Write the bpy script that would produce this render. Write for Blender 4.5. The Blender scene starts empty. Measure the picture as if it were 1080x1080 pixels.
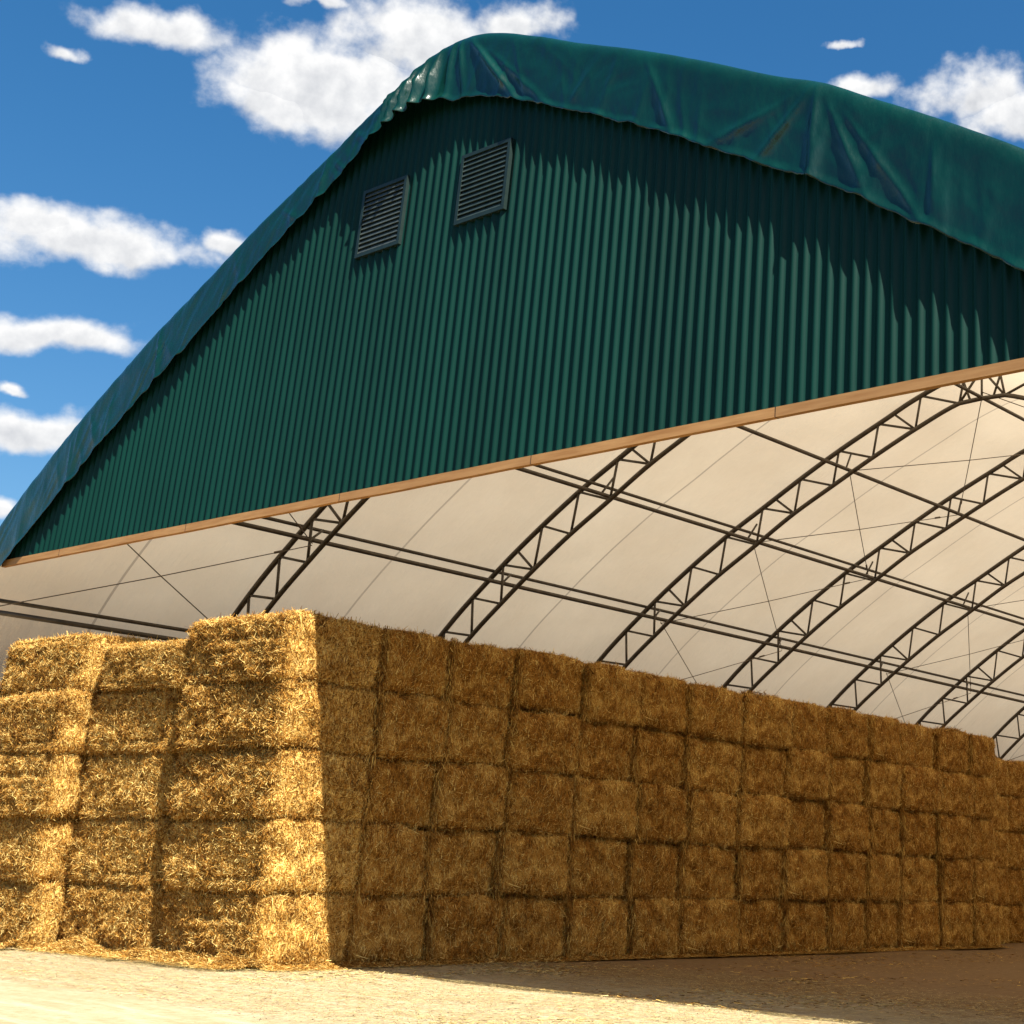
import bpy, bmesh, math, random
import numpy as np
from mathutils import Vector, noise, Matrix
random.seed(7); rng = np.random.default_rng(7)
sc = bpy.context.scene
COL = sc.collection
RAD = math.radians

# ------------------------------------------------------------------ helpers
def link(o, parent=None):
    COL.objects.link(o)
    if parent: o.parent = parent
    return o

def tag(o, label=None, cat=None, group=None, kind=None):
    if label: o['label'] = label
    if cat: o['category'] = cat
    if group: o['group'] = group
    if kind: o['kind'] = kind
    return o

def mesh_np(name, verts, faces, smooth=False):
    """verts (n,3), faces (m,4) or (m,3) arrays"""
    me = bpy.data.meshes.new(name)
    verts = np.asarray(verts, dtype=np.float32); faces = np.asarray(faces, dtype=np.int32)
    k = faces.shape[1]
    me.vertices.add(len(verts)); me.vertices.foreach_set('co', verts.ravel())
    me.loops.add(faces.size); me.loops.foreach_set('vertex_index', faces.ravel())
    me.polygons.add(len(faces))
    me.polygons.foreach_set('loop_start', np.arange(0, faces.size, k, dtype=np.int32))
    me.polygons.foreach_set('loop_total', np.full(len(faces), k, dtype=np.int32))
    me.polygons.foreach_set('use_smooth', np.full(len(faces), smooth, dtype=bool))
    me.update(calc_edges=True); me.validate()
    return me

def obj(name, me, mat, parent=None):
    if mat: me.materials.append(mat)
    return link(bpy.data.objects.new(name, me), parent)

class MB:
    def __init__(s): s.v = []; s.f = []
    def box(s, x0, x1, y0, y1, z0, z1):
        b = len(s.v)
        for x in (x0, x1):
            for y in (y0, y1):
                for z in (z0, z1): s.v.append((x, y, z))
        for q in ((0,1,3,2),(4,6,7,5),(0,4,5,1),(2,3,7,6),(0,2,6,4),(1,5,7,3)):
            s.f.append(tuple(b+i for i in q))
    def tube(s, pts, r, n=8, cap=True):
        pts = [Vector(p) for p in pts]; rings = []
        prev = None
        for i, p in enumerate(pts):
            t = (pts[min(i+1, len(pts)-1)] - pts[max(i-1, 0)]).normalized()
            if prev is None:
                a = Vector((0,0,1)) if abs(t.z) < .9 else Vector((0,1,0))
                prev = t.cross(a).normalized()
            prev = (prev - t*prev.dot(t)).normalized()
            bnm = t.cross(prev)
            ring = []
            for k in range(n):
                th = 2*math.pi*k/n
                ring.append(len(s.v)); s.v.append(tuple(p + prev*math.cos(th)*r + bnm*math.sin(th)*r))
            rings.append(ring)
        for a, b in zip(rings, rings[1:]):
            for k in range(n): s.f.append((a[k], a[(k+1) % n], b[(k+1) % n], b[k]))
        if cap:
            s.f.append(tuple(reversed(rings[0]))); s.f.append(tuple(rings[-1]))
    def build(s, name, mat, parent=None, smooth=False):
        me = bpy.data.meshes.new(name); me.from_pydata(s.v, [], s.f); me.update()
        if smooth: me.polygons.foreach_set('use_smooth', [True]*len(me.polygons))
        return obj(name, me, mat, parent)

def fbm(x, y, z, o=4):
    v = 0; a = 1; f = 1
    for _ in range(o):
        v += a*noise.noise((x*f, y*f, z*f)); a *= .5; f *= 2.03
    return v

# ------------------------------------------------------------------ materials
def new_mat(name):
    m = bpy.data.materials.new(name); m.use_nodes = True
    nt = m.node_tree; b = nt.nodes['Principled BSDF']
    return m, nt, b
def N(nt, t, **kw):
    n = nt.nodes.new(t)
    for k, v in kw.items():
        if hasattr(n, k) and k not in n.inputs: setattr(n, k, v)
        else: n.inputs[k].default_value = v
    return n
def ramp(nt, fac, stops):
    r = nt.nodes.new('ShaderNodeValToRGB'); nt.links.new(fac, r.inputs[0])
    el = r.color_ramp.elements
    while len(el) < len(stops): el.new(.5)
    for e, (p, c) in zip(el, stops): e.position = p; e.color = (*c, 1)
    return r.outputs[0]
def mixc(nt, fac, a, b, mode='MIX'):
    m = nt.nodes.new('ShaderNodeMix'); m.data_type = 'RGBA'; m.blend_type = mode
    for sock, val in ((m.inputs[0], fac), (m.inputs[6], a), (m.inputs[7], b)):
        if isinstance(val, bpy.types.NodeSocket): nt.links.new(val, sock)
        elif isinstance(val, (int, float)): sock.default_value = val
        else: sock.default_value = (*val, 1)
    return m.outputs[2]
def mth(nt, op, a, b=None, c=None, clamp=False):
    m = nt.nodes.new('ShaderNodeMath'); m.operation = op; m.use_clamp = clamp
    for i, v in enumerate((a, b, c)):
        if v is None: continue
        if isinstance(v, bpy.types.NodeSocket): nt.links.new(v, m.inputs[i])
        else: m.inputs[i].default_value = v
    return m.outputs[0]
def bump(nt, b, h, strength, dist):
    n = nt.nodes.new('ShaderNodeBump'); n.inputs['Strength'].default_value = strength; n.inputs['Distance'].default_value = dist
    nt.links.new(h, n.inputs['Height']); nt.links.new(n.outputs[0], b.inputs['Normal'])
def objco(nt, scale=(1,1,1)):
    t = nt.nodes.new('ShaderNodeTexCoord'); m = nt.nodes.new('ShaderNodeMapping'); m.inputs['Scale'].default_value = scale
    nt.links.new(t.outputs['Object'], m.inputs[0]); return m.outputs[0]
def ntex(nt, vec, scale, detail=5, rough=.55):
    n = nt.nodes.new('ShaderNodeTexNoise'); n.inputs['Scale'].default_value = scale
    n.inputs['Detail'].default_value = detail; n.inputs['Roughness'].default_value = rough
    nt.links.new(vec, n.inputs['Vector']); return n.outputs[0]

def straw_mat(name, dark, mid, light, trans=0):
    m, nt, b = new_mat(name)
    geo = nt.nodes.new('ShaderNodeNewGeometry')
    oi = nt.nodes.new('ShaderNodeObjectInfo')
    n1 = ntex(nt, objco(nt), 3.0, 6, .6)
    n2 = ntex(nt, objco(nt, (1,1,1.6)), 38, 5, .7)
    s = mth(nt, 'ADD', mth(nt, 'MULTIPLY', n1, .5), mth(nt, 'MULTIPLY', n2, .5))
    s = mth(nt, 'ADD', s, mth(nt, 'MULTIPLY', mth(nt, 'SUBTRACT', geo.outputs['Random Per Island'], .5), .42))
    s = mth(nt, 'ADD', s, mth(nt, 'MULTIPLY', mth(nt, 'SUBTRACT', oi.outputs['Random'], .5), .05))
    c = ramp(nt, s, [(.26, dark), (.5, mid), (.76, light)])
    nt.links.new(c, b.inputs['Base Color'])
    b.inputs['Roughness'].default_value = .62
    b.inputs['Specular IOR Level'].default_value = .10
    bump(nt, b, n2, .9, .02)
    if trans:          # thin dry stems let some light through
        t_ = nt.nodes.new('ShaderNodeBsdfTranslucent'); nt.links.new(c, t_.inputs[0])
        x_ = nt.nodes.new('ShaderNodeMixShader'); x_.inputs[0].default_value = trans
        nt.links.new(b.outputs[0], x_.inputs[1]); nt.links.new(t_.outputs[0], x_.inputs[2])
        nt.links.new(x_.outputs[0], nt.nodes['Material Output'].inputs[0])
    return m
M = {}
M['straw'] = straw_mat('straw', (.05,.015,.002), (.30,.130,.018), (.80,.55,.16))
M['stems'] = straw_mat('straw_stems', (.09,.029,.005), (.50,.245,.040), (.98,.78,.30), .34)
M['litter'] = straw_mat('loose_straw', (.22,.15,.05), (.40,.30,.12), (.54,.45,.23))

m, nt, b = new_mat('sandy_ground')
v = objco(nt); nA = ntex(nt, v, .55, 7, .6); nB = ntex(nt, v, 9, 8, .72); nC = ntex(nt, objco(nt, (1,2.4,1)), 70, 4, .7)
c1 = ramp(nt, nA, [(.36, (.285,.225,.13)), (.62, (.345,.29,.195))])
c2 = ramp(nt, nB, [(.35, (.21,.15,.07)), (.55, (.325,.275,.18)), (.75, (.41,.36,.26))])
c3 = mixc(nt, .55, c1, c2)
nS = ntex(nt, objco(nt, (.35,2.6,1)), 1.6, 6, .62)
c3 = mixc(nt, mth(nt, 'MULTIPLY', ramp(nt, nS, [(.50,(0,0,0)), (.66,(1,1,1))]), .45), c3, (.27,.18,.10))
c3 = mixc(nt, mth(nt, 'MULTIPLY', ramp(nt, nS, [(.34,(1,1,1)), (.46,(0,0,0))]), .5), c3, (.46,.40,.30))
c4 = mixc(nt, mth(nt, 'MULTIPLY', ramp(nt, nC, [(.40, (1,1,1)), (.55, (0,0,0))]), .35), c3, (.32,.19,.08))
# darker brown under the roof, added dark ground past the yard, both with ragged edges
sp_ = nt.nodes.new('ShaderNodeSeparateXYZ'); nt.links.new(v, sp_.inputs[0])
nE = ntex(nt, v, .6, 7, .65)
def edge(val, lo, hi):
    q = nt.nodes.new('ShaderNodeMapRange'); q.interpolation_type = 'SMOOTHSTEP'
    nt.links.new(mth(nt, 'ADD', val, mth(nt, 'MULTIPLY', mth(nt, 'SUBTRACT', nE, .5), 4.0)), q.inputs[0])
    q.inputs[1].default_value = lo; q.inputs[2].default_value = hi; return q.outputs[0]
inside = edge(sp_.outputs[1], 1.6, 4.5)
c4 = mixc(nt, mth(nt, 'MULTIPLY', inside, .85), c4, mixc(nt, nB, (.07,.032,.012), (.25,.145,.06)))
dark_surround = edge(mth(nt, 'MAXIMUM', mth(nt, 'SUBTRACT', -8.5, sp_.outputs[1]), mth(nt, 'SUBTRACT', sp_.outputs[0], 13.5)), -.6, 1.0)  # unseen outer ground coloured dark to cut bounced fill light
c4 = mixc(nt, dark_surround, c4, mixc(nt, nB, (.035,.03,.016), (.085,.07,.036)))
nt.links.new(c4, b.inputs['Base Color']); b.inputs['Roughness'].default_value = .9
b.inputs['Specular IOR Level'].default_value = .15
bump(nt, b, mth(nt, 'ADD', mth(nt,'MULTIPLY',nB,1.0), mth(nt,'MULTIPLY',nC,.35)), .6, .04)
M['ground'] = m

def green_sheet():
    m, nt, b = new_mat('green_sheet_metal')
    v = objco(nt, (1,1,.25)); n1 = ntex(nt, v, 1.2, 6, .6); n2 = ntex(nt, objco(nt,(6,1,.4)), 6, 4, .6)
    s = mth(nt, 'ADD', mth(nt,'MULTIPLY',n1,.6), mth(nt,'MULTIPLY',n2,.4))
    sx_ = nt.nodes.new('ShaderNodeSeparateXYZ'); nt.links.new(objco(nt), sx_.inputs[0])
    wn_ = nt.nodes.new('ShaderNodeTexWhiteNoise'); wn_.noise_dimensions = '1D'
    nt.links.new(mth(nt, 'FLOOR', mth(nt, 'DIVIDE', sx_.outputs[0], 1.032)), wn_.inputs['W'])
    s = mth(nt, 'ADD', s, mth(nt, 'MULTIPLY', mth(nt, 'SUBTRACT', wn_.outputs[0], .5), .22))
    nt.links.new(ramp(nt, s, [(.3, (.0008,.020,.015)), (.7, (.0015,.029,.022))]), b.inputs['Base Color'])
    b.inputs['Roughness'].default_value = .45
    b.inputs['Specular IOR Level'].default_value = .16
    return m
M['sheet'] = green_sheet()
m, nt, b = new_mat('green_tarpaulin')
v = objco(nt); n1 = ntex(nt, v, 1.3, 6, .6); n2 = ntex(nt, v, 14, 6, .65); n3 = ntex(nt, objco(nt,(1,1,.45)), 4.5, 5, .6)
nt.links.new(ramp(nt, n1, [(.25, (.0006,.016,.0105)), (.75, (.001,.030,.020))]), b.inputs['Base Color'])
nt.links.new(ramp(nt, n2, [(.3,(.16,)*3), (.7,(.27,)*3)]), b.inputs['Roughness'])
b.inputs['Specular IOR Level'].default_value = .62
b.inputs['Coat Weight'].default_value = .0; b.inputs['Coat Roughness'].default_value = .16
bump(nt, b, mth(nt,'ADD', mth(nt,'MULTIPLY',n2,.04), mth(nt,'MULTIPLY',n3,.5)), .4, .08)
M['tarp'] = m

# white woven roof fabric: real translucency, faint seams half way between trusses
m, nt, b = new_mat('white_fabric')
tc = nt.nodes.new('ShaderNodeTexCoord'); sep = nt.nodes.new('ShaderNodeSeparateXYZ'); nt.links.new(tc.outputs['Object'], sep.inputs[0])
yy = mth(nt, 'ADD', sep.outputs['Y'], .12)
fr = mth(nt, 'FRACT', mth(nt, 'DIVIDE', yy, 5.2))
d1 = mth(nt, 'ABSOLUTE', mth(nt, 'SUBTRACT', fr, .52))
seam = mth(nt, 'LESS_THAN', d1, .0050)
n1 = ntex(nt, objco(nt), .5, 6, .6); n2 = ntex(nt, objco(nt,(.35,1,1)), 2.2, 5, .6)
base = ramp(nt, n1, [(.3, (.70,.575,.41)), (.7, (.78,.655,.48))])
base = mixc(nt, mth(nt, 'MULTIPLY', seam, .62), base, (.25,.20,.15))
pn = nt.nodes.new('ShaderNodeTexWhiteNoise'); pn.noise_dimensions = '1D'
nt.links.new(mth(nt, 'FLOOR', mth(nt, 'ADD', mth(nt, 'DIVIDE', yy, 2.6), -.04)), pn.inputs['W'])
base = mixc(nt, mth(nt, 'MULTIPLY', pn.outputs[0], .22), base, (.58,.46,.33))
n4 = ntex(nt, objco(nt, (.5,3,.5)), 1.4, 4, .55)
base2 = mixc(nt, mth(nt, 'MULTIPLY', n2, .16), base, (.52,.42,.31))
nt.links.new(base2, b.inputs['Base Color']); b.inputs['Roughness'].default_value = .7; b.inputs['Specular IOR Level'].default_value = .2
bump(nt, b, mth(nt,'ADD',n2,n4), .5, .14)
tr = nt.nodes.new('ShaderNodeBsdfTranslucent'); nt.links.new(base2, tr.inputs[0])
mx = nt.nodes.new('ShaderNodeMixShader'); mx.inputs[0].default_value = .335
nt.links.new(b.outputs[0], mx.inputs[1]); nt.links.new(tr.outputs[0], mx.inputs[2])
nt.links.new(mx.outputs[0], nt.nodes['Material Output'].inputs[0])
M['fabric'] = m

def plain(name, a, c, rough=.6, metal=0., scale=8, spec=.4, stretch=(1,1,1)):
    m, nt, b = new_mat(name)
    nt.links.new(ramp(nt, ntex(nt, objco(nt, stretch), scale, 5, .6), [(.3, a), (.7, c)]), b.inputs['Base Color'])
    b.inputs['Roughness'].default_value = rough; b.inputs['Metallic'].default_value = metal
    b.inputs['Specular IOR Level'].default_value = spec
    return m
M['steel'] = plain('weathered_steel', (.065,.052,.040), (.12,.10,.078), .5, .25, 5)
M['wood'] = None
M['wood'] = plain('orange_timber', (.30,.140,.045), (.44,.24,.095), .65, 0, 3, .3, (.5,6,6))
M['vent_frame'] = plain('vent_frame_paint', (.004,.014,.013), (.008,.022,.02), .5)
M['vent_slat'] = plain('vent_slat_metal', (.035,.047,.044), (.08,.10,.095), .42, .4)
M['vent_slat_dark'] = plain('vent_slat_green_metal', (.018,.032,.030), (.035,.055,.052), .45, .3)
M['cable'] = plain('cable_wire', (.12,.09,.065), (.16,.13,.10), .5)

nt = M['wood'].node_tree; b = nt.nodes['Principled BSDF']; src = b.inputs['Base Color'].links[0].from_socket
sx2 = nt.nodes.new('ShaderNodeSeparateXYZ'); nt.links.new(objco(nt), sx2.inputs[0])
pos = mth(nt, 'DIVIDE', mth(nt, 'ADD', sx2.outputs[0], 1.3), 3.9)
w1 = nt.nodes.new('ShaderNodeTexWhiteNoise'); w1.noise_dimensions = '1D'; nt.links.new(mth(nt, 'FLOOR', pos), w1.inputs['W'])
cc = mixc(nt, mth(nt, 'MULTIPLY', w1.outputs[0], .35), src, (.26,.14,.06))
ccg = mixc(nt, mth(nt, 'LESS_THAN', mth(nt, 'FRACT', pos), .0035), cc, (.03,.015,.008))
nt.links.new(ccg, b.inputs['Base Color'])

# ------------------------------------------------------------------ building profile (metres, ridge at x = CX)
CX = 2.0; YG = -.12; BAY = 5.2; NB = 9; ZB = 6.30
OUT = [(0,12.68),(.8,12.58),(1.88,12.23),(2.6,11.92),(3.9,11.36),(5,10.84),(6.3,10.17),(7.44,9.58),(8.75,8.80),(10.04,7.94),(11.68,6.68),(12.9,5.4),(13.8,3.9),(14.4,2.1),(14.6,0)]
INN = [(0,11.88),(.6,11.86),(1.8,11.42),(3.0,10.90),(4.15,10.36),(5.35,9.78),(6.55,9.09),(7.7,8.44),(8.75,7.76),(9.45,7.27),(10.6,6.42),(11.7,5.42),(12.6,4.2),(13.3,2.6),(13.6,0)]
def interp(tab, u):
    us = [p[0] for p in tab]; zs = [p[1] for p in tab]
    # monotone-ish cubic (Catmull-Rom) interpolation
    u = max(us[0], min(us[-1], u))
    i = max(0, min(len(us)-2, int(np.searchsorted(us, u, side='right'))-1))
    x0, x1 = us[i], us[i+1]; t = (u-x0)/(x1-x0)
    def sl(k):
        if k == 0: return 0.0
        if k >= len(us)-1: return (zs[-1]-zs[-2])/(us[-1]-us[-2])
        return (zs[k+1]-zs[k-1])/(us[k+1]-us[k-1])
    m0, m1 = sl(i)*(x1-x0), sl(i+1)*(x1-x0)
    return (2*t**3-3*t**2+1)*zs[i] + (t**3-2*t**2+t)*m0 + (-2*t**3+3*t**2)*zs[i+1] + (t**3-t**2)*m1
def zout(x): return interp(OUT, abs(x-CX))
def zinn_u(u): return interp(INN, u)

shed = bpy.data.objects.new('storage_shed', None); COL.objects.link(shed)
shed.location = (CX, YG, 0)
tag(shed, 'large arched fabric shed with green corrugated gable and green tarp edge', 'shed')
def P(x, y, z): return (x-CX, y-YG, z)       # into the shed's frame
def put(o): return o

# roof cover, from x left foot over the ridge to the right foot
us = []
for a, c in zip(OUT, OUT[1:]):
    k = max(2, int(math.hypot(c[0]-a[0], c[1]-a[1])/.22))
    us += [a[0]+(c[0]-a[0])*j/k for j in range(k)]
us.append(OUT[-1][0])
ULIST = np.linspace(12, 14.6, 120)
prof = [(-u, interp(OUT, u)) for u in reversed(us)] + [(u, interp(OUT, u)) for u in us[1:]]
ny = NB*12
V = []; F = []
for j in range(ny+1):
    y = YG + .03 + j*(NB*BAY)/ny
    fr_ = ((y-YG)/BAY) % 1.0
    sag = .07*math.sin(math.pi*fr_)
    for (dx, z) in prof:
        wob = .012*noise.noise((dx*1.4, y*1.6, z))
        V.append((dx*(1-sag*.004), y-YG, z + .09 - sag*(1 if z > 2 else z/2) + wob))
n = len(prof)
for j in range(ny):
    for i in range(n-1): F.append((j*n+i, j*n+i+1, (j+1)*n+i+1, (j+1)*n+i))
roof = obj('roof_cover', mesh_np('roof_cover', V, F, True), M['fabric'], shed)
for s_ in (-1, 1):  # added opaque sheets inside the cover, blocking fill light through the lower fabric
    zt_ = 4.3; ut_ = min(((abs(interp(OUT, u)-zt_), u) for u in np.linspace(12, 14.5, 200)))[1]
    V2 = []; F2_ = []; zz_ = [0, .6, 1.2, 1.8, 2.4, 3.0, 3.6, zt_]
    yl = np.arange(0, NB*BAY, .0575)
    for j, y in enumerate(yl):
        for z in zz_:
            uu = min(((abs(interp(OUT, u)-z), u) for u in ULIST))[1] - .10 + .018*math.sin(2*math.pi*j/4)
            V2.append((s_*uu, y+.06, z))
    q = len(zz_)
    for j in range(len(yl)-1):
        for i in range(q-1): F2_.append((j*q+i, j*q+i+1, (j+1)*q+i+1, (j+1)*q+i))
    obj('side_light_blocker', mesh_np('side_light_blocker', V2, F2_, True), M['sheet'], shed)
# rear wall of the same fabric
V = [(dx, NB*BAY+.03, z+.05) for dx, z in prof] + [(dx, NB*BAY+.03, 0) for dx, z in prof]
F = [(i, n+i, n+i+1, i+1) for i in range(n-1)]
obj('rear_wall', mesh_np('rear_wall', V, F, False), M['fabric'], shed)

# corrugated gable wall: cut to the arch, wave 0.172 m
xl, xr = CX-11.9, CX+12.1
step = .172/10
nx = int((xr-xl)/step)
V = []; F = []; rows = 14
for i in range(nx+1):
    x = xl + i*step
    ph = 2*math.pi*x/.172
    prof_y = .042*((.5+.5*math.sin(ph))**1.7) - .016
    zt = zout(x) - .05; zb = ZB - .01
    zt = max(zt, zb+.02)
    for r in range(rows+1):
        z = zb + (zt-zb)*r/rows
        V.append((x-CX, -.03 - prof_y + .006*noise.noise((x*.7, z*.6, 3.1)), z))
for i in range(nx):
    for r in range(rows):
        a = i*(rows+1)+r; F.append((a, a+rows+1, a+rows+2, a+1))
gw = obj('gable_wall', mesh_np('gable_wall', V, F, True), M['sheet'], shed)

# timber header under the gable wall
mb = MB()
xb0, xb1 = CX-11.12, CX+12.0
nseg = 40
for k in range(nseg):
    pass
def beam(x0, x1, y0, y1, z0, z1, seg=60):
    V = []; F = []
    for i in range(seg+1):
        x = x0+(x1-x0)*i/seg
        w = .008*noise.noise((x*.8, 0, 0)); w2 = .005*noise.noise((x*2.1, 5, 0))
        for (y, z) in ((y0+w2, z0+w), (y1, z0+w), (y1, z1), (y0+w2, z1+w*.3)): V.append((x-CX, y, z))
    for i in range(seg):
        for k in range(4):
            a = i*4+k; b_ = i*4+(k+1) % 4; F.append((a, a+4, b_+4, b_))
    F.append((0,1,2,3)); e = seg*4; F.append((e+3, e+2, e+1, e))
    return V, F
V, F = beam(xb0, xb1, -.075, .0, ZB-.128, ZB-.012)
obj('header_beam', mesh_np('header_beam', V, F), M['wood'], shed)

# ------------------------------------------------------------------ tarp edge flap over the gable
DROP = [(-13,1.2),(-10,1.24),(-7,1.26),(-4.2,1.10),(-1.2,.76),(0,.70),(1.2,.86),(2.3,1.12),(3.6,1.08),(5.3,1.10),(7,1.18),(9,1.30),(11.5,1.40),(14,1.4),(17,1.3)]
def lin(tab, x):
    return float(np.interp(x, [p[0] for p in tab], [p[1] for p in tab]))
# folds: (x at top, x at hem, depth, width at top, width at hem, t0 where it starts)
FOLDS = [(9.0, 8.95,.13,.05,.16,.02),(9.0,8.1,.085,.05,.10,.05),(9.0,9.75,.085,.05,.15,.10),(9.0,10.5,.07,.05,.16,.2),(9.0,7.3,.06,.06,.16,.15),
         (2.35,3.65,.13,.05,.13,.02),(2.35,4.3,.05,.05,.15,.25),(2.25,2.5,.06,.03,.07,.0),(2.1,2.12,.07,.04,.06,.0),
         (1.85,1.80,.26,.06,.065,.02),(1.58,1.50,.32,.06,.075,.05),(1.30,1.20,.32,.06,.075,.02),(1.02,.90,.28,.06,.07,.05),(.72,.54,.12,.055,.07,0),(.45,.28,.05,.05,.07,.2),(.1,-.12,.045,.05,.08,.3),
         (-.7,-.85,.08,.05,.09,.1),(-1.5,-1.5,.06,.06,.09,.3),(-4.95,-4.8,.11,.04,.07,.05),(-5.05,-4.3,.05,.04,.14,.3),(-6.2,-6.1,.07,.06,.12,.2),(-7.3,-7.15,.08,.04,.08,.25),(-8.6,-8.5,.06,.04,.10,.3),(-2.8,-2.7,.05,.06,.14,.3),
         (12.2,12.0,.07,.1,.2,.1),(13.6,13.3,.07,.1,.2,.1),(6.2,6.1,.05,.1,.22,.3)]
rf = random.Random(19)
for _ in range(70):
    xa_ = rf.uniform(-9.5, 14.2); big = rf.random() < .3
    FOLDS.append((xa_, xa_+rf.uniform(-.75, .75), rf.uniform(.022, .05)*(1.5 if big else 1), rf.uniform(.025, .05), rf.uniform(.05, .12), rf.uniform(.02, .65)))
def cap_top(x):
    u = abs(x-CX-.1)
    z = interp(OUT, u) + .19 + .25*math.exp(-(u/1.7)**2)
    if x > CX: z += .10*min(1, (x-CX)/3)
    # slight sag between the pipes holding the edge, peaks where folds start
    z += .05*math.exp(-((x-9.0)/.5)**2)
    return z
x0_, x1_ = CX-11.75, CX+12.4
st = .028; nxx = int((x1_-x0_)/st)
T = 46
V = np.zeros(((nxx+1)*(T+1), 3)); idx = 0
for i in range(nxx+1):
    x = x0_ + i*st
    zt = cap_top(x); dr = lin(DROP, x)
    sl_ = (cap_top(x+.05)-cap_top(x-.05))/.1
    hemw = .045*noise.noise((x*1.3, 1, 0)) + .030*noise.noise((x*4.1, 7, 0)) + .014*noise.noise((x*11, 3, 0))
    side = max(0., abs(x-CX)-12.6)
    for t_ in range(T+1):
        t = t_/T
        if t < .22:              # part lying on the roof, coming forward
            q = t/.22
            y = .85*(1-q) - .05*q; z = zt - .10 + .10*math.sin(q*math.pi/2)
            fold_amt = 0; tt = 0
        else:
            tt = (t-.22)/.78
            # front face: rounded nose, then hanging, hem curls back to the wall
            ang = min(1, tt/.18)
            y = -.05 - .095*math.sin(ang*math.pi/2) + .012*max(0, tt-.25)/.75
            z = zt - dr*tt - .0*ang
            if tt < .18: z = zt - dr*.18*(1-math.cos(ang*math.pi/2))
            fold_amt = 1
        d = 0
        for (xa, xh, dp, w0, w1, t0) in FOLDS:
            if abs(x-(xa+xh)/2) > 2.2: continue
            if tt < t0 and t0 > 0: continue
            xc = xa + (xh-xa)*tt; w = w0+(w1-w0)*tt
            e = (x-xc)/w
            if abs(e) > 4: continue
            g = math.exp(-1.25*abs(e)**1.35) - .12*math.exp(-((e-1.9)**2))+.0 
            d += dp*g*min(1, .04+max(0,tt-max(t0,0))*(4.0 if t0 <= 0 else 1.7))*min(1, tt*6)*fold_amt
        broad = .035*fbm(x*.55, tt*1.2, 2.0, 3)
        wx = x + .5*noise.noise((x*.8, tt*1.5, 3.)); crink = (.05*(.35-abs(noise.noise((wx*1.5-tt*1.1, tt*1.3, 4.)))) + .045*(.3-abs(noise.noise((wx*3.2+tt*1.8, tt*1.9, 8.))))*(1+.8*(x < 0)))*(.15+.85*tt)*(1.25-tt)
        hemroll = .0
        if tt > .9: hemroll = .05*math.sin((tt-.9)/.1*math.pi)*(1+.6*noise.noise((x*5, 0, 0)))
        ex = (d*.72 + broad*fold_amt*.4)*(1-.5*tt*tt) + crink*1.05
        if ex < -.03: ex = -.03 + .06*math.tanh((ex+.03)/.06)
        if x < -.5: ex *= .7
        y -= ex + .15*tt**1.6*math.exp(-((x-1.15)/1.0)**4)*(fold_amt) + .028*max(0, (tt-.91)/.09)*(1+.9*noise.noise((x*3.3, 2, 0)))
        if side > 0: z -= 0
        # hang perpendicular to the slope a little, like a real flap
        V[idx] = (x-CX, y, z + hemw*tt*tt + .02*d)
        idx += 1
ii, tt_ = np.meshgrid(np.arange(nxx), np.arange(T), indexing='ij')
a = (ii*(T+1)+tt_).ravel()
F = np.stack([a, a+1, a+T+2, a+T+1], 1)
V[:, 2] = np.maximum(V[:, 2], .02)
keepx = None
cap = obj('edge_flap', mesh_np('edge_flap', V, F, True), M['tarp'], shed)
sol = cap.modifiers.new('thickness', 'SOLIDIFY'); sol.thickness = .003; sol.offset = 0

# ------------------------------------------------------------------ louvred vents in the gable wall
def vent(xa, xb_, za, zb_, slat_mat, label):
    w = .055
    mb = MB()
    y0, y1 = -.082, -.0
    mb.box(xa-CX, xb_-CX, y0, y1, za, za+w); mb.box(xa-CX, xb_-CX, y0, y1, zb_-w, zb_)
    mb.box(xa-CX, xa+w-CX, y0, y1, za+w, zb_-w); mb.box(xb_-w-CX, xb_-CX, y0, y1, za+w, zb_-w)
    mb.box(xa+w-CX, xb_-w-CX, -.050, -.042, za+w, zb_-w)      # dark box behind the slats
    f = mb.build('wall_vent', M['vent_frame'], shed); f['label'] = label
    k = 13
    for i in range(k):
        z = za+w+(zb_-za-2*w)*(i+.5)/k
        s = MB(); h = .030
        xx0, xx1 = xa+w-CX+.004, xb_-w-CX-.004
        b0 = [(xx0,-.078,z-h),(xx1,-.078,z-h),(xx1,-.054,z+h),(xx0,-.054,z+h)]
        b1 = [(x, y+.004, z_-.006) for x, y, z_ in b0]
        s.v = b0+b1; s.f = [(0,1,2,3),(7,6,5,4),(0,4,5,1),(1,5,6,2),(2,6,7,3),(3,7,4,0)]
        s.build('slat', slat_mat, f)
    return f
vent(.25, 1.29, 10.0, 11.12, M['vent_slat'], 'lower left louvred vent with pale grey slats')
vent(2.52, 3.56, 9.98, 11.08, M['vent_slat_dark'], 'upper right louvred vent with darker slats')

# ------------------------------------------------------------------ trusses
def arc(tab, off=0.0, k=5):
    pts = []
    us2 = []
    for a, c in zip(tab, tab[1:]): us2 += [a[0]+(c[0]-a[0])*j/k for j in range(k)]
    us2.append(tab[-1][0])
    L = [(-u, interp(tab, u)+off) for u in reversed(us2)] + [(u, interp(tab, u)+off) for u in us2[1:]]
    return L
OCH = [(u*(1-.008), z-.09) for u, z in OUT]
outer = arc(OCH); 
inner_tab = INN
inner = []
for s in (-1, 1):
    L = [(0.0, 11.88)] + [(s*u, zinn_u(u)) for u in np.concatenate([np.linspace(.6,13.6,60)])]
    inner = (list(reversed(L)) if s < 0 else inner + L[1:])
def ozn(u): return interp(OCH, min(u, OCH[-1][0]))
nodes = [.6,1.8,3.0,4.15,5.3,6.45,7.6,8.7,9.7,10.6,11.45,12.2,12.85,13.25,13.5]
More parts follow.
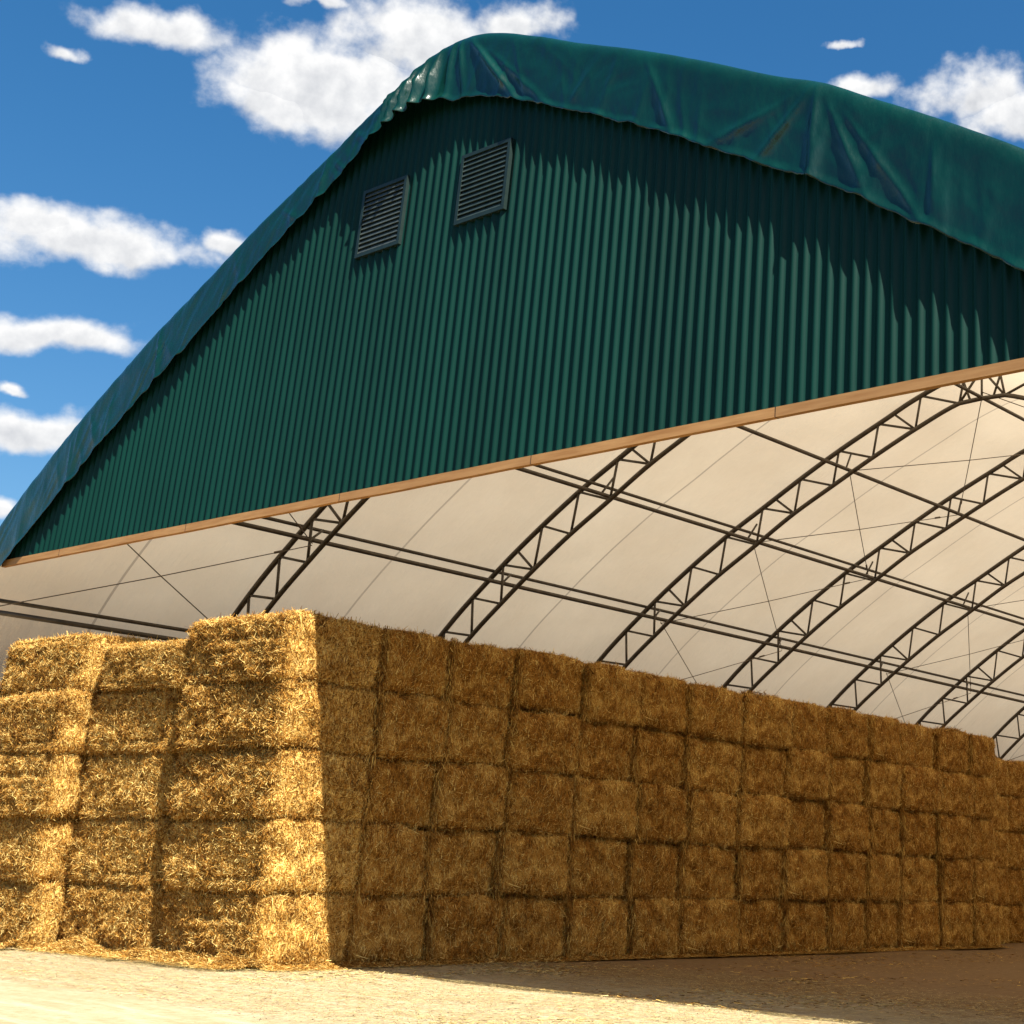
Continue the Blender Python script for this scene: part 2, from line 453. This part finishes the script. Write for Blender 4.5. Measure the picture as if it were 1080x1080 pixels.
def onode(i):
    u = nodes[i]; uu = u-.15 if i < 8 else u+.05*(i-7)
    if i >= 11: uu = min(14.45, u+.62+.05*(i-11))
    z = ozn(uu) 
    if i >= 11: z = max(.4, zinn_u(min(u,13.6))+.15) ; uu = uo_at(z)
    return uu, z
def uo_at(z):
    best = min(((abs(interp(OCH, u)-z), u) for u in np.linspace(10, OCH[-1][0], 90)))
    return best[1]
def make_truss():
    m_ = MB()
    m_.tube([(x, 0, z) for x, z in outer], .060, 10)
    m_.tube([(x, 0, z) for x, z in inner], .054, 10)
    t = m_.build('roof_truss', M['steel'], shed, True)
    def strut(a, c, r=.031):
        s = MB(); s.tube([(a[0],0,a[1]), (c[0],0,c[1])], r, 6); s.build('web_strut', M['steel'], t, True)
    for s_ in (-1, 1):
        for i in range(len(nodes)):
            u = nodes[i]; p = (s_*u, zinn_u(u)); q = onode(i); q = (s_*q[0], q[1])
            strut(p, q)
            if i > 0:
                pp = (s_*nodes[i-1], zinn_u(nodes[i-1])); strut(q, pp)
            if i % 3 == 1 and i < 11:
                uu = u + .62; strut(p, (s_*uu, ozn(uu)))
    strut((0, 11.88), (0, ozn(0))); strut((.6,11.86),(0, ozn(0))); strut((-.6,11.86),(0, ozn(0)))
    # extra pair either side of the crown
    strut((.3,11.87),(.55,ozn(.55))); strut((-.3,11.87),(-.55,ozn(.55)))
    return t
t0 = make_truss(); t0.location = (0, BAY, 0)
kids = list(t0.children)
for k in range(2, NB):
    t = t0.copy(); COL.objects.link(t); t.parent = shed; t.location = (0, BAY*k, 0)
    for c in kids:
        d = c.copy(); COL.objects.link(d); d.parent = t

# purlins: pairs of pipes along the shed, (inner u, inner z, outer u, outer z)
PUR = [(3.80,10.72,None,None),(6.78,9.31,6.93,9.60),(9.77,7.56,10.05,7.91),(11.72,5.44,12.2,5.78)]
L = NB*BAY-.1
def purlin(x, z, r):
    mbp = MB(); mbp.tube([(x, .12+L*i/10, z) for i in range(11)], r, 8)
    mbp.build('purlin', M['steel'], shed, True)
for s_ in (-1, 1):
    for (ui, zi, uo, zo) in PUR:
        purlin(s_*ui, zi+.02, .048)
        if uo: purlin(s_*uo, zo-.03, .038)
purlin(0, 11.90, .042)
# knee struts joining each purlin to the trusses
def knee(a, c, r=.026):
    s = MB(); s.tube([a, c], r, 6); s.build('knee_brace', M['steel'], shed, True)
for k in range(1, NB):
    y = BAY*k
    for s_ in (-1, 1):
        for (ui, zi, uo, zo) in PUR:
            if uo is None: uo, zo = ui+.25, ozn(ui+.25)
            knee((s_*ui, y+.02, zi), (s_*(uo-.12), y+.42, ozn(uo-.12)))
# cables crossing in alternate bays
ND = [(0,11.90),(3.72,10.58),(6.62,9.12),(9.55,7.32),(11.7,5.40)]
for k in (0, 3, 5, 7):
    for s_ in (-1, 1):
        for (ua, za), (ub, zb_) in zip(ND, ND[1:]):
            for (p, q) in (((ua,za),(ub,zb_)), ((ub,zb_),(ua,za))):
                a = Vector((s_*p[0], BAY*k+(.1 if k == 0 else .05), p[1]+.12)); c = Vector((s_*q[0], BAY*(k+1)-.05, q[1]+.12))
                off = .02 if p[0] < q[0] else -.02
                a.z += off; c.z += off
                mid = (a+c)/2; mid.z -= .03
                s = MB(); s.tube([a, mid, c], .0105, 6)
                d_ = (c-a).normalized()
                e = c - d_*.75; s.tube([e, e+d_*.16], .026, 6)      # turnbuckle
                s.build('brace_cable', M['cable'], shed, True)

# ------------------------------------------------------------------ straw bales
BL, BW, BH = 2.40, 1.352, .922      # length along x, width along y, height
def bale_mesh(seed, L=BL, W=BW, H=BH, blades=30000, res=.045):
    r = random.Random(seed); g = np.random.default_rng(seed)
    hx, hy, hz = L/2, W/2, H/2
    bm = bmesh.new()
    def grid(ax, s_):
        dims = [hx, hy, hz]; o = [a for a in range(3) if a != ax]
        nu = max(3, int(2*dims[o[0]]/res)); nv = max(3, int(2*dims[o[1]]/res))
        vs = []
        for i in range(nu+1):
            row = []
            for j in range(nv+1):
                p = [0,0,0]; p[ax] = s_*dims[ax]; p[o[0]] = -dims[o[0]]+2*dims[o[0]]*i/nu; p[o[1]] = -dims[o[1]]+2*dims[o[1]]*j/nv
                row.append(bm.verts.new(p))
            vs.append(row)
        flip = (s_ > 0) ^ (ax == 1)
        for i in range(nu):
            for j in range(nv):
                q = [vs[i][j], vs[i+1][j], vs[i+1][j+1], vs[i][j+1]]
                bm.faces.new(q if flip else q[::-1])
    for ax in range(3):
        for s_ in (-1, 1): grid(ax, s_)
    bmesh.ops.remove_doubles(bm, verts=bm.verts, dist=1e-4)
    rad = .085; so = seed*13.7
    flakes = sorted(r.uniform(-hz, hz) for _ in range(5))
    for v in bm.verts:
        p = v.co.copy()
        c = Vector((max(-hx+rad, min(hx-rad, p.x)), max(-hy+rad, min(hy-rad, p.y)), max(-hz+rad, min(hz-rad, p.z))))
        d = p - c; nrm = d.normalized() if d.length > 1e-6 else Vector((0,0,1))
        q = c + nrm*rad
        bulge = 0
        if abs(nrm.x) > .8: bulge = .055*(1-(q.z/hz)**4)*(1-(q.y/hy)**4)
        if abs(nrm.y) > .8: bulge = .028*(1-(q.z/hz)**4)
        if nrm.z > .8: bulge = .02*(1-(q.y/hy)**2)
        dsp = .035*fbm(q.x*1.3+so, q.y*1.3, q.z*1.8, 2)
        dsp += .028*fbm(q.x*5+so, q.y*5, q.z*5, 3) 
        if abs(nrm.y) > .6:
            for fz in flakes: dsp -= .028*math.exp(-((q.z-fz-.03*noise.noise((q.x*2, fz*9, so)))/.022)**2)*(.5+.8*noise.noise((q.x*1.7, fz*5, so))+.3)
            dsp += .020*fbm(q.x*11+so, 0, q.z*13, 3)
        if abs(nrm.x) > .6:
            dsp += .016*fbm(q.y*22+so, q.z*3, 0, 2)
            for ks in range(-2, 3):      # twine grooves run up the end face
                dsp -= .016*math.exp(-((q.y-ks*.24)/.016)**2)
        v.co = q + nrm*(bulge + dsp) 
    bm.normal_update()
    fc = []; fn = []; wt = []
    for f in bm.faces:
        c = f.calc_center_median(); nn = f.normal
        fc.append(c[:]); fn.append(nn[:])
        w = .12
        if nn.x > .35 or nn.y < -.35: w = 1.0
        if nn.z > .3 and (c.x > hx-.5 or c.y < -hy+.45): w = max(w, .8)
        if nn.z < -.3 and (c.x > hx-.2 or c.y < -hy+.2): w = max(w, .6)
        if nn.x < -.35: w = .35
        wt.append(w*f.calc_area())
    fc = np.array(fc); fn = np.array(fn); wt = np.array(wt); wt /= wt.sum()
    pick = g.choice(len(fc), blades, p=wt)
    c = fc[pick] + g.normal(0, res*.35, (blades, 3)); nn = fn[pick]
    t = g.normal(0, 1, (blades, 3))
    endf = np.abs(nn[:, 0]) > .6
    t[endf, 2] *= 2.4                       # fibres on the end faces hang more upright
    t[~endf, 2] *= .8
    t -= nn*(t*nn).sum(1, keepdims=True)
    t /= np.linalg.norm(t, axis=1, keepdims=True)
    out = np.abs(g.normal(0, .24, (blades, 1))) + .04
    out[endf] *= .65
    d = t + nn*out; d[:, 2] -= .12; d /= np.linalg.norm(d, axis=1, keepdims=True)
    ln = (g.gamma(4, .012, (blades, 1)) + .015)
    wd = g.uniform(.0028, .0068, (blades, 1))
    want = nn*.8 + np.array([.1,0,.25]) + g.normal(0, .42, (blades, 3))
    side = ~endf
    want[side] = (nn*.35 + np.array([.35,-.1,1.0]) + g.normal(0, .32, (blades, 3)))[side]
    sd = np.cross(d, want); sd /= np.linalg.norm(sd, axis=1, keepdims=True)
    p0 = c - nn*.012; p1 = p0 + d*ln
    Vb = np.stack([p0-sd*wd, p0+sd*wd, p1+sd*wd*.5, p1-sd*wd*.5], 1).reshape(-1, 3)
    me0 = bpy.data.meshes.new('tmp'); bm.to_mesh(me0); bm.free()
    n0 = len(me0.vertices); v0 = np.zeros(n0*3, np.float32); me0.vertices.foreach_get('co', v0)
    f0 = np.array([list(p.vertices) for p in me0.polygons])
    Fb = np.arange(blades*4).reshape(-1, 4) + n0
    me = mesh_np('straw_bale', np.vstack([v0.reshape(-1, 3), Vb]), np.vstack([f0, Fb]))
    sm = np.zeros(len(me.polygons), bool); sm[:len(f0)] = True; me.polygons.foreach_set('use_smooth', sm)
    bpy.data.meshes.remove(me0)
    me.materials.append(M['straw']); me.materials.append(M['stems'])
    mi = np.ones(len(me.polygons), np.int32); mi[:len(f0)] = 0; me.polygons.foreach_set('material_index', mi)
    return me
MESH = [bale_mesh(s) for s in range(1, 6)]
# finer, fuller straw for the sunlit bales nearest the camera
NEAR = [bale_mesh(s, blades=80000, res=.030) for s in range(21, 25)]
cnt = 0
def bale(cx, cy, cz, me, label, group, rz=0, rx=0, ry=0, sc_=(1,1,1)):
    o = bpy.data.objects.new('straw_bale', me); COL.objects.link(o)
    o.location = (cx, cy, cz); o.rotation_euler = (rx, ry, rz); o.scale = sc_
    tag(o, label, 'straw bale', group)
    return o
ORD = ['first','second','third','fourth','fifth','sixth','seventh','eighth','ninth','tenth','eleventh','twelfth','thirteenth','fourteenth']
ROW = ['bottom row','second row up','middle row','fourth row up','top row']
# right-hand column: its end faces make the long side.  front protrusion of each front bale, bottom to top
pro = [.0, -.075, -.15, -.21, -.25]
R_ = random.Random(5)
G1 = 'straw bales along the long side of the stack'
BND = [0, 1.40, 2.70, 4.10, 5.60, 7.05, 8.38, 9.86, 11.32, 12.76, 14.16, 15.38, 16.96, 18.34, 19.55]
BR = {(i, r): BND[i] + (R_.uniform(-.09, .09) if 0 < i < 14 else 0) - (.02*(r-2) if i else 0) for i in range(15) for r in range(5)}
for i in range(14):
    for r in range(5):
        jx = R_.uniform(-.045, .045); jy = R_.uniform(-.03, .03); jr = R_.uniform(-.03, .03)
        jx = R_.uniform(-.09, .05)
        y0b, y1b = BR[(i, r)], BR[(i+1, r)]
        cy = (y0b+y1b)/2
        cz = .9225/2+.01 + r*.943 + .045*noise.noise((i*.55, r*.4, 3.3)) + R_.uniform(-.012, .012)
        sy = (y1b-y0b-R_.uniform(-.01, .04))/1.36
        sz = R_.uniform(.985, 1.02)
        if i == 0:
            jx = 0; y1b = BR[(1, r)] - .03; sy = (y1b-pro[r])/1.36; cy = (pro[r] + y1b)/2; cz = .9225/2+.01 + r*.943
            me = NEAR[(r*3) % 4]; sz = 1.0
            lab = 'bright front corner bale in the %s, half in sun, half in shade' % ROW[r]
            if r == 4: lab = 'bright top bale of the front corner, highest bale in the stack'
            if r == 0: lab = 'bottom corner bale resting on the ground, half in sun, half in shade'
        else:
            me = MESH[(i*7+r*3+i*r) % 5]
            lab = 'shaded brown bale, long side, %s back from the sunlit corner, %s' % (ORD[i], ROW[r])
            if i == 13: lab = 'far end bale of the tall long side, %s, in shade' % ROW[r]
        rz = jr if R_.random() < .5 else jr
        if r == 4: cz += R_.uniform(-.03, .04)
        bale(-BL/2 + jx, cy, cz, me, lab, G1, rz=rz, rx=R_.uniform(-.022,.022), ry=R_.uniform(-.012,.012), sc_=(1, sy, sz))
# second front column (left of the corner one)
G2 = 'sunlit straw bales along the front of the stack'
F2 = [(-2.62,-.04),(-2.80,-.05),(-2.80,-.10),(-2.76,-.15),(-2.45,-.24)]   # right end x, front y
for r, (xe, yf) in enumerate(F2):
    h = 4.46-3.772 if r == 4 else BH
    bale(xe-BL/2*(.985,.93,.92,.94,1.0)[r], yf+BW/2, (3.772+h/2) if r == 4 else BH/2+r*.943, NEAR[(r*2+1) % 4],
         ['bottom bale of the middle front column, under the slumped straw','second bale up in the middle front column, with a dark gap at its right','centre bale of the middle front column, with flat flaky layers','fourth bale up in the middle front column, crossed by a slanting shadow','low top bale of the middle front column, sunk between taller neighbours'][r],
         G2, rz=(.0,.012,-.01,.02,-.015)[r], ry=(0,.006,-.008,.01,.03)[r], sc_=((.985,.93,.92,.94,1.0)[r], 1, h/BH))
# third front column
F3 = [(-5.10,-.46),(-5.20,-.51),(-5.14,-.60),(-5.10,-.58),(-5.16,-.45)]
for r, (xe, yf) in enumerate(F3):
    bale(xe-BL/2, yf+BW/2, BH/2+r*.943, NEAR[(r*3+2) % 4],
         ['bottom bale at the left edge, slumped on the ground','second bale up at the left edge, end face catching sun','centre bale at the left edge, standing furthest forward','fourth bale up at the left edge, square bright end','rounded top bale at the left edge of the stack'][r],
         G2, rz=(.02,-.015,.015,-.01,.03)[r], ry=(0,.01,-.006,.008,-.012)[r], sc_=(1, 1, 1 if r < 4 else .98))
# fourth column, outside the left edge, lower
for r in range(4):
    bale(-7.62-BL/2, -.3+BW/2-.06*r, BH/2+r*.943, MESH[r % 5], 'bale of the leftmost front column beyond the picture edge, %s' % ROW[r], G2, rz=.01*r)
# second rank behind, seen only in the gaps
G3 = 'straw bales behind the front rank'
for r in range(5):
    for k, xe in enumerate((-2.46, -4.92)):
        # pushed well back, so the gaps read deep
        zz = .95 if r == 4 else 1
        bale(xe-BL/2, 1.42+BW/2+.02*r, (r*.943)+BH*zz/2, MESH[(r+k) % 5],
             'bale behind the %s gap between front columns, %s' % (('right', 'left')[k], ROW[r]), G3, sc_=(1,1,zz))
# recessed lower block beyond the far end
G4 = 'straw bales of the lower block beyond the far end'
for i in range(3):
    for r in range(5):
        hz = .875
        bale(-.95-BL/2+R_.uniform(-.04,.04), 21.05+i*1.40, hz/2+r*.876, MESH[(i+r*2) % 5],
             'shaded bale of the lower block past the far end, %s, %s in line' % (ROW[r], ORD[i]), G4,
             rz=R_.uniform(-.02,.02), sc_=(1,.98,hz/BH))

# ------------------------------------------------------------------ loose straw (uncountable)
def blades_mesh(name, c, nrm_up=.25, ln=(.04,.16), wd=(.003,.007), seed=3):
    g = np.random.default_rng(seed); k = len(c)
    th = g.uniform(0, 2*math.pi, k)
    d = np.stack([np.cos(th), np.sin(th), g.normal(0, nrm_up, k)], 1); d /= np.linalg.norm(d, axis=1, keepdims=True)
    l = g.uniform(ln[0], ln[1], (k, 1)); w = g.uniform(wd[0], wd[1], (k, 1))
    up = np.array([0,0,1.]) + g.normal(0, .5, (k, 3))
    s = np.cross(d, up); s /= np.linalg.norm(s, axis=1, keepdims=True)
    p0 = c - d*l/2; p1 = c + d*l/2
    Vv = np.stack([p0-s*w, p0+s*w, p1+s*w*.6, p1-s*w*.6], 1).reshape(-1, 3)
    Vv[:, 2] = np.maximum(Vv[:, 2], .006)
    return mesh_np(name, Vv, np.arange(k*4).reshape(-1, 4))
def gz(x, y):
    return .035*noise.noise((x*.35, y*.35, 0)) + .015*noise.noise((x*1.3, y*1.3, 5)) - .02
# ground litter
k = 90000
xs = rng.uniform(-9, 13, k); ys = -3.5 + rng.beta(1.3, 1.5, k)*9.5
keep = ~((xs < .0) & (ys > -.2))
xs = xs[keep]; ys = ys[keep]
zz = np.array([gz(x, y) for x, y in zip(xs, ys)]) + rng.uniform(.002, .02, len(xs))
me = blades_mesh('straw_litter', np.stack([xs, ys, zz], 1), .12, (.03,.13), (.0025,.006))
o = obj('straw_litter', me, M['litter']); tag(o, 'loose straw scattered over the ground in front of the stack', 'straw', kind='stuff')
k = 38000
xs = rng.uniform(.3, 14.5, k); ys = 1.0 + rng.beta(.9, 1.6, k)*21
keep = rng.uniform(0, 1, k) < np.array([.55+1.1*noise.noise((x*.5, y*.35, 8)) for x, y in zip(xs, ys)])
xs = xs[keep]; ys = ys[keep]
zz = np.array([gz(x, y) for x, y in zip(xs, ys)]) + rng.uniform(.002, .03, len(xs))
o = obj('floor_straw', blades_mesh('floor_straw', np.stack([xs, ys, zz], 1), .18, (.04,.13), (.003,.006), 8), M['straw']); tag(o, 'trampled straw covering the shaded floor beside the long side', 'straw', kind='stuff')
# heaps at the foot of the stack: skirt of slumped straw along front and corner
def skirt(name, path, n_, wdt, hgt, label, seed):
    g = np.random.default_rng(seed); C_ = []
    segs = list(zip(path, path[1:])); lens = [math.dist(a, b) for a, b in segs]; tot = sum(lens)
    for i in range(n_):
        q = g.uniform(0, tot); j = 0
        while q > lens[j] and j < len(lens)-1: q -= lens[j]; j += 1
        a, b_ = segs[j]; f = q/lens[j]
        x = a[0]+(b_[0]-a[0])*f; y = a[1]+(b_[1]-a[1])*f
        nx_, ny_ = (b_[1]-a[1])/lens[j], -(b_[0]-a[0])/lens[j]
        o_ = abs(g.normal(0, wdt))
        amt = .55+.9*noise.noise((x*1.1, y*1.1, 2.)) 
        h = max(.0, amt)*hgt*math.exp(-(o_/(wdt*.9))**1.3)
        C_.append((x+nx_*o_, y+ny_*o_, gz(x, y)+.01+h*g.uniform(.55, 1.0)))
    me = blades_mesh(name, np.array(C_), .35, (.05,.17), (.003,.007), seed)
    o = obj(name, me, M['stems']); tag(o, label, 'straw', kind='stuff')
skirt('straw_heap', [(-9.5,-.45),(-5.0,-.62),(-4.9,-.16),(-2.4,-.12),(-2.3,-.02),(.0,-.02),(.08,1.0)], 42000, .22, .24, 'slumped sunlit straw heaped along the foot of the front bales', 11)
skirt('straw_drift', [(.05,1.0),(.05,19.5)], 36000, .12, .07, 'thin drift of fallen straw along the foot of the shaded long side', 12)
# tufts sticking out on top of the stack
C_ = []
g = np.random.default_rng(40)
for (x, y, z, s_, n_) in [(-.35,6.35,4.66,.08,260),(-.25,10.4,4.68,.12,500),(-.3,13.2,4.66,.10,260),(-2.5,.2,4.60,.12,700),(-.2,17.6,4.68,.12,400)] or [(-.35,6.35,4.74,.10,500),(-.2,10.2,4.74,.16,1200),(-.3,13.2,4.74,.15,900),(-.3,17.5,4.74,.16,900),(-2.5,.2,4.66,.14,1200),(-.1,1.6,4.73,.08,500),(-.2,3.1,4.73,.12,600),(-.2,15.0,4.74,.12,700),(-.3,18.6,4.75,.12,600),(-.2,4.4,4.74,.10,500),(-.2,8.2,4.73,.11,500)]:
    for _ in range(n_):
        a_ = g.normal(0, 1, 3); C_.append((x+a_[0]*s_, y+a_[1]*s_*1.3, z+abs(a_[2])*s_*.40))
me = blades_mesh('straw_tufts', np.array(C_), .6, (.06,.18), (.003,.007), 41)
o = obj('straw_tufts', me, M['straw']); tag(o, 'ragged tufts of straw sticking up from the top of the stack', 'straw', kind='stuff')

g = np.random.default_rng(77); C_ = []; 
for i in range(1, 14):
    for r in range(5):
        yb = BR[(i, r)]
        for _ in range(int(260*max(.15, 1.0+1.6*noise.noise((i*1.7, r*.6, 0))))):
            C_.append((g.normal(.015, .03), yb+g.normal(0, .035), r*.943+g.uniform(0, .95)))
C_ = np.array(C_); k = len(C_)
d = np.stack([g.normal(.05,.25,k), g.normal(0,.30,k), -np.ones(k)], 1); d /= np.linalg.norm(d, axis=1, keepdims=True)
l = g.uniform(.06,.20,(k,1)); w_ = g.uniform(.003,.007,(k,1)); sd = np.cross(d, g.normal(0,1,(k,3))); sd /= np.linalg.norm(sd, axis=1, keepdims=True)
p0 = C_; p1 = C_+d*l
Vv = np.stack([p0-sd*w_, p0+sd*w_, p1+sd*w_*.5, p1-sd*w_*.5], 1).reshape(-1,3); Vv[:,2] = np.maximum(Vv[:,2], .005)
o = obj('straw_wisps', mesh_np('straw_wisps', Vv, np.arange(k*4).reshape(-1,4)), M['straw']); tag(o, 'loose wisps of straw hanging in the upright joints of the long side', 'straw', kind='stuff')

# ------------------------------------------------------------------ ground
xs = np.concatenate([[-600,-250,-100,-50,-28], np.arange(-20, 22, .28), [28,50,100,250,600]])
ys = np.concatenate([[-600,-250,-100,-50,-25], np.arange(-14, 26, .28), [34,60,120,300,900]])
X, Y = np.meshgrid(xs, ys, indexing='ij')
Z = np.array([[gz(x, y) if (-20 <= x <= 22 and -14 <= y <= 26) else -.02 for y in ys] for x in xs])
V = np.stack([X, Y, Z], 2).reshape(-1, 3)
i_, j_ = np.meshgrid(np.arange(len(xs)-1), np.arange(len(ys)-1), indexing='ij'); a = (i_*len(ys)+j_).ravel()
F = np.stack([a, a+len(ys), a+len(ys)+1, a+1], 1)
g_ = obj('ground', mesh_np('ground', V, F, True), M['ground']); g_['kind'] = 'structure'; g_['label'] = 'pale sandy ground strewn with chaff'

# ------------------------------------------------------------------ sky
SUN = Vector((.60, -.213, 1.0)).normalized()
w = bpy.data.worlds.new('World'); sc.world = w; w.use_nodes = True
nt = w.node_tree; bg = nt.nodes['Background']
sky = nt.nodes.new('ShaderNodeTexSky'); sky.sky_type = 'NISHITA'; sky.sun_disc = False
sky.sun_elevation = math.asin(SUN.z); sky.sun_rotation = math.atan2(SUN.x, SUN.y)
sky.altitude = 300; sky.air_density = 1.0; sky.dust_density = 1.8; sky.ozone_density = 1.2
tc = nt.nodes.new('ShaderNodeTexCoord'); sp = nt.nodes.new('ShaderNodeSeparateXYZ'); nt.links.new(tc.outputs['Generated'], sp.inputs[0])
az = mth(nt, 'MULTIPLY', mth(nt, 'ARCTAN2', sp.outputs[0], sp.outputs[1]), 180/math.pi)
el = mth(nt, 'MULTIPLY', mth(nt, 'ARCSINE', sp.outputs[2]), 180/math.pi)
cb = nt.nodes.new('ShaderNodeCombineXYZ'); nt.links.new(az, cb.inputs[0]); nt.links.new(el, cb.inputs[1])
CLOUDS = [(-64.38, 28.4, 78, 27, 0, 0), (-58.07, 27.8, 110, 58, 0, 0.15), (-54.39, 30.08, 105, 50, 0, 0.1), (-50.73, 31.22, 62, 28, 0, 0.05), (-59.93, 26.74, 70, 36, 0, 0), (-58.95, 30.65, 38, 12, 0, -0.1), (-65.49, 20.57, 112, 30, 0, 0.1), (-67.42, 20.64, 60, 28, 0, 0), (-60.7, 21.58, 32, 18, 0, 0), (-65.78, 17.19, 90, 24, 0, 0), (-67.22, 15.15, 20, 9, 0, 0), (-66.26, 13.8, 66, 24, 0, 0.05), (-66.57, 11.11, 26, 14, 0, -0.1), (-30.17, 29.77, 84, 36, 0, 0.1), (-28.53, 29.08, 70, 40, 0, 0.15), (-35.59, 29.87, 52, 20, 0, -0.1), (-36.49, 31.56, 24, 7, 0, -0.2), (-67.77, 26.76, 22, 12, 0, -0.3)]
# warp for ragged edges
def vnoise(scale, detail, seed, rough=.6, sx=1.0):
    mp = nt.nodes.new('ShaderNodeMapping'); mp.inputs['Scale'].default_value = (sx, 1, 1); mp.inputs['Location'].default_value = (seed, seed*.7, 0)
    nt.links.new(cb.outputs[0], mp.inputs[0]); return ntex(nt, mp.outputs[0], scale, detail, rough)
wn = nt.nodes.new('ShaderNodeTexNoise'); wn.inputs['Scale'].default_value = .42; wn.inputs['Detail'].default_value = 5; nt.links.new(cb.outputs[0], wn.inputs['Vector'])
ws = nt.nodes.new('ShaderNodeVectorMath'); ws.operation = 'SUBTRACT'; nt.links.new(wn.outputs[1], ws.inputs[0]); ws.inputs[1].default_value = (.5,.5,.5)
wm = nt.nodes.new('ShaderNodeVectorMath'); wm.operation = 'MULTIPLY_ADD'; nt.links.new(ws.outputs[0], wm.inputs[0]); wm.inputs[1].default_value = (2.4, 1.3, 0); nt.links.new(cb.outputs[0], wm.inputs[2])
best = None; low = None
for (a_, e_, rx, ry, tilt, wk) in CLOUDS:
    sb = nt.nodes.new('ShaderNodeVectorMath'); sb.operation = 'SUBTRACT'; nt.links.new(wm.outputs[0], sb.inputs[0]); sb.inputs[1].default_value = (a_, e_, 0)
    dx = nt.nodes.new('ShaderNodeVectorMath'); dx.operation = 'DOT_PRODUCT'; nt.links.new(sb.outputs[0], dx.inputs[0]); dx.inputs[1].default_value = (26.3/rx, 2.85/rx, 0)
    dy = nt.nodes.new('ShaderNodeVectorMath'); dy.operation = 'DOT_PRODUCT'; nt.links.new(sb.outputs[0], dy.inputs[0]); dy.inputs[1].default_value = (3.37/ry, -28.5/ry, 0)
    yv = dy.outputs['Value']
    # flatter underside (positive = below centre)
    yv2 = mth(nt, 'MULTIPLY', yv, mth(nt, 'ADD', 1.0, mth(nt, 'MULTIPLY', mth(nt, 'GREATER_THAN', yv, 0.0), .35)))
    ll = mth(nt, 'SQRT', mth(nt, 'ADD', mth(nt, 'MULTIPLY', dx.outputs['Value'], dx.outputs['Value']), mth(nt, 'MULTIPLY', yv2, yv2)))
    val = mth(nt, 'MULTIPLY', mth(nt, 'SUBTRACT', 1.0, ll), 1.0)
    val = mth(nt, 'ADD', val, wk)
    shade = mth(nt, 'ADD', yv, 0.0)
    if best is None: best = val; low = shade
    else:
        gt = mth(nt, 'GREATER_THAN', val, best)
        mixn = nt.nodes.new('ShaderNodeMix'); nt.links.new(gt, mixn.inputs[0]); nt.links.new(low, mixn.inputs[2]); nt.links.new(shade, mixn.inputs[3]); low = mixn.outputs[0]
        best = mth(nt, 'SMOOTH_MAX', best, val, .12)
nf = vnoise(.55, 7, 3.1, .53, .8); ng = vnoise(.22, 4, 9.4, .5, .7); nh = vnoise(.95, 8, 5.5, .55)
fld = mth(nt, 'ADD', best, mth(nt, 'MULTIPLY', mth(nt, 'SUBTRACT', nf, .5), 2.0))
fld = mth(nt, 'ADD', fld, mth(nt, 'MULTIPLY', mth(nt, 'SUBTRACT', ng, .5), .7))
mr = nt.nodes.new('ShaderNodeMapRange'); mr.interpolation_type = 'SMOOTHSTEP'; nt.links.new(fld, mr.inputs[0])
mr.inputs[1].default_value = -.16; mr.inputs[2].default_value = .55
alpha = mr.outputs[0]
# cloud brightness: greyer towards the thick underside
sh = mth(nt, 'ADD', mth(nt, 'MULTIPLY', low, .55), mth(nt, 'MULTIPLY', mth(nt, 'SUBTRACT', nh, .5), 3.0))
sh = mth(nt, 'ADD', sh, mth(nt, 'MULTIPLY', best, .55))
ccol = ramp(nt, mth(nt, 'ADD', mth(nt, 'MULTIPLY', sh, .5), .3, clamp=True), [(.25, (1,1,1)), (.55, (.84,.85,.87)), (.95, (.64,.66,.70))])
SKY_S = .05
skc = nt.nodes.new('ShaderNodeHueSaturation'); skc.inputs['Saturation'].default_value = 1.42; skc.inputs['Hue'].default_value = .497; skc.inputs['Value'].default_value = 2.1; skc.inputs['Value'].default_value = 1.0
nt.links.new(sky.outputs[0], skc.inputs['Color'])
cmul = nt.nodes.new('ShaderNodeVectorMath'); cmul.operation = 'SCALE'; nt.links.new(ccol, cmul.inputs[0]); cmul.inputs['Scale'].default_value = .33/SKY_S
fin = mixc(nt, alpha, skc.outputs[0], cmul.outputs[0])
nt.links.new(fin, bg.inputs[0]); bg.inputs[1].default_value = SKY_S

sun = bpy.data.lights.new('sun', 'SUN'); sun.energy = 5.0; sun.angle = RAD(.53); sun.color = (1.0, .95, .83)
so = bpy.data.objects.new('sun', sun); COL.objects.link(so)
so.rotation_euler = SUN.to_track_quat('Z', 'Y').to_euler(); so.location = SUN*60

# ------------------------------------------------------------------ camera
cam = bpy.data.cameras.new('camera'); co = bpy.data.objects.new('camera', cam); COL.objects.link(co)
Rw = np.array([[0.80061965,0.59826146,0.03303631],[-0.16756309,0.27649513,-0.94629438],[-0.57526584,0.75208621,0.32161397]])
mat = Matrix(((Rw[0][0], -Rw[1][0], -Rw[2][0], 18.1548), (Rw[0][1], -Rw[1][1], -Rw[2][1], -12.2522), (Rw[0][2], -Rw[1][2], -Rw[2][2], 1.38), (0,0,0,1)))
co.matrix_world = mat
cam.sensor_width = 36; cam.lens = 1545/1080*36; cam.shift_x = (540-851)/1080; cam.shift_y = (400-540)/1080
cam.clip_start = .1; cam.clip_end = 3000
sc.camera = co
sc.render.resolution_x = 1024; sc.render.resolution_y = 1024
sc.view_settings.view_transform = 'Standard'; sc.view_settings.look = 'None'; sc.view_settings.gamma = 1
sc.view_settings.use_curve_mapping = False; sc.view_settings.exposure = 1.62
sc.cycles.max_bounces = 6; sc.cycles.diffuse_bounces = 4; sc.cycles.transmission_bounces = 2; sc.cycles.glossy_bounces = 2
sc.cycles.caustics_reflective = False; sc.cycles.caustics_refractive = False
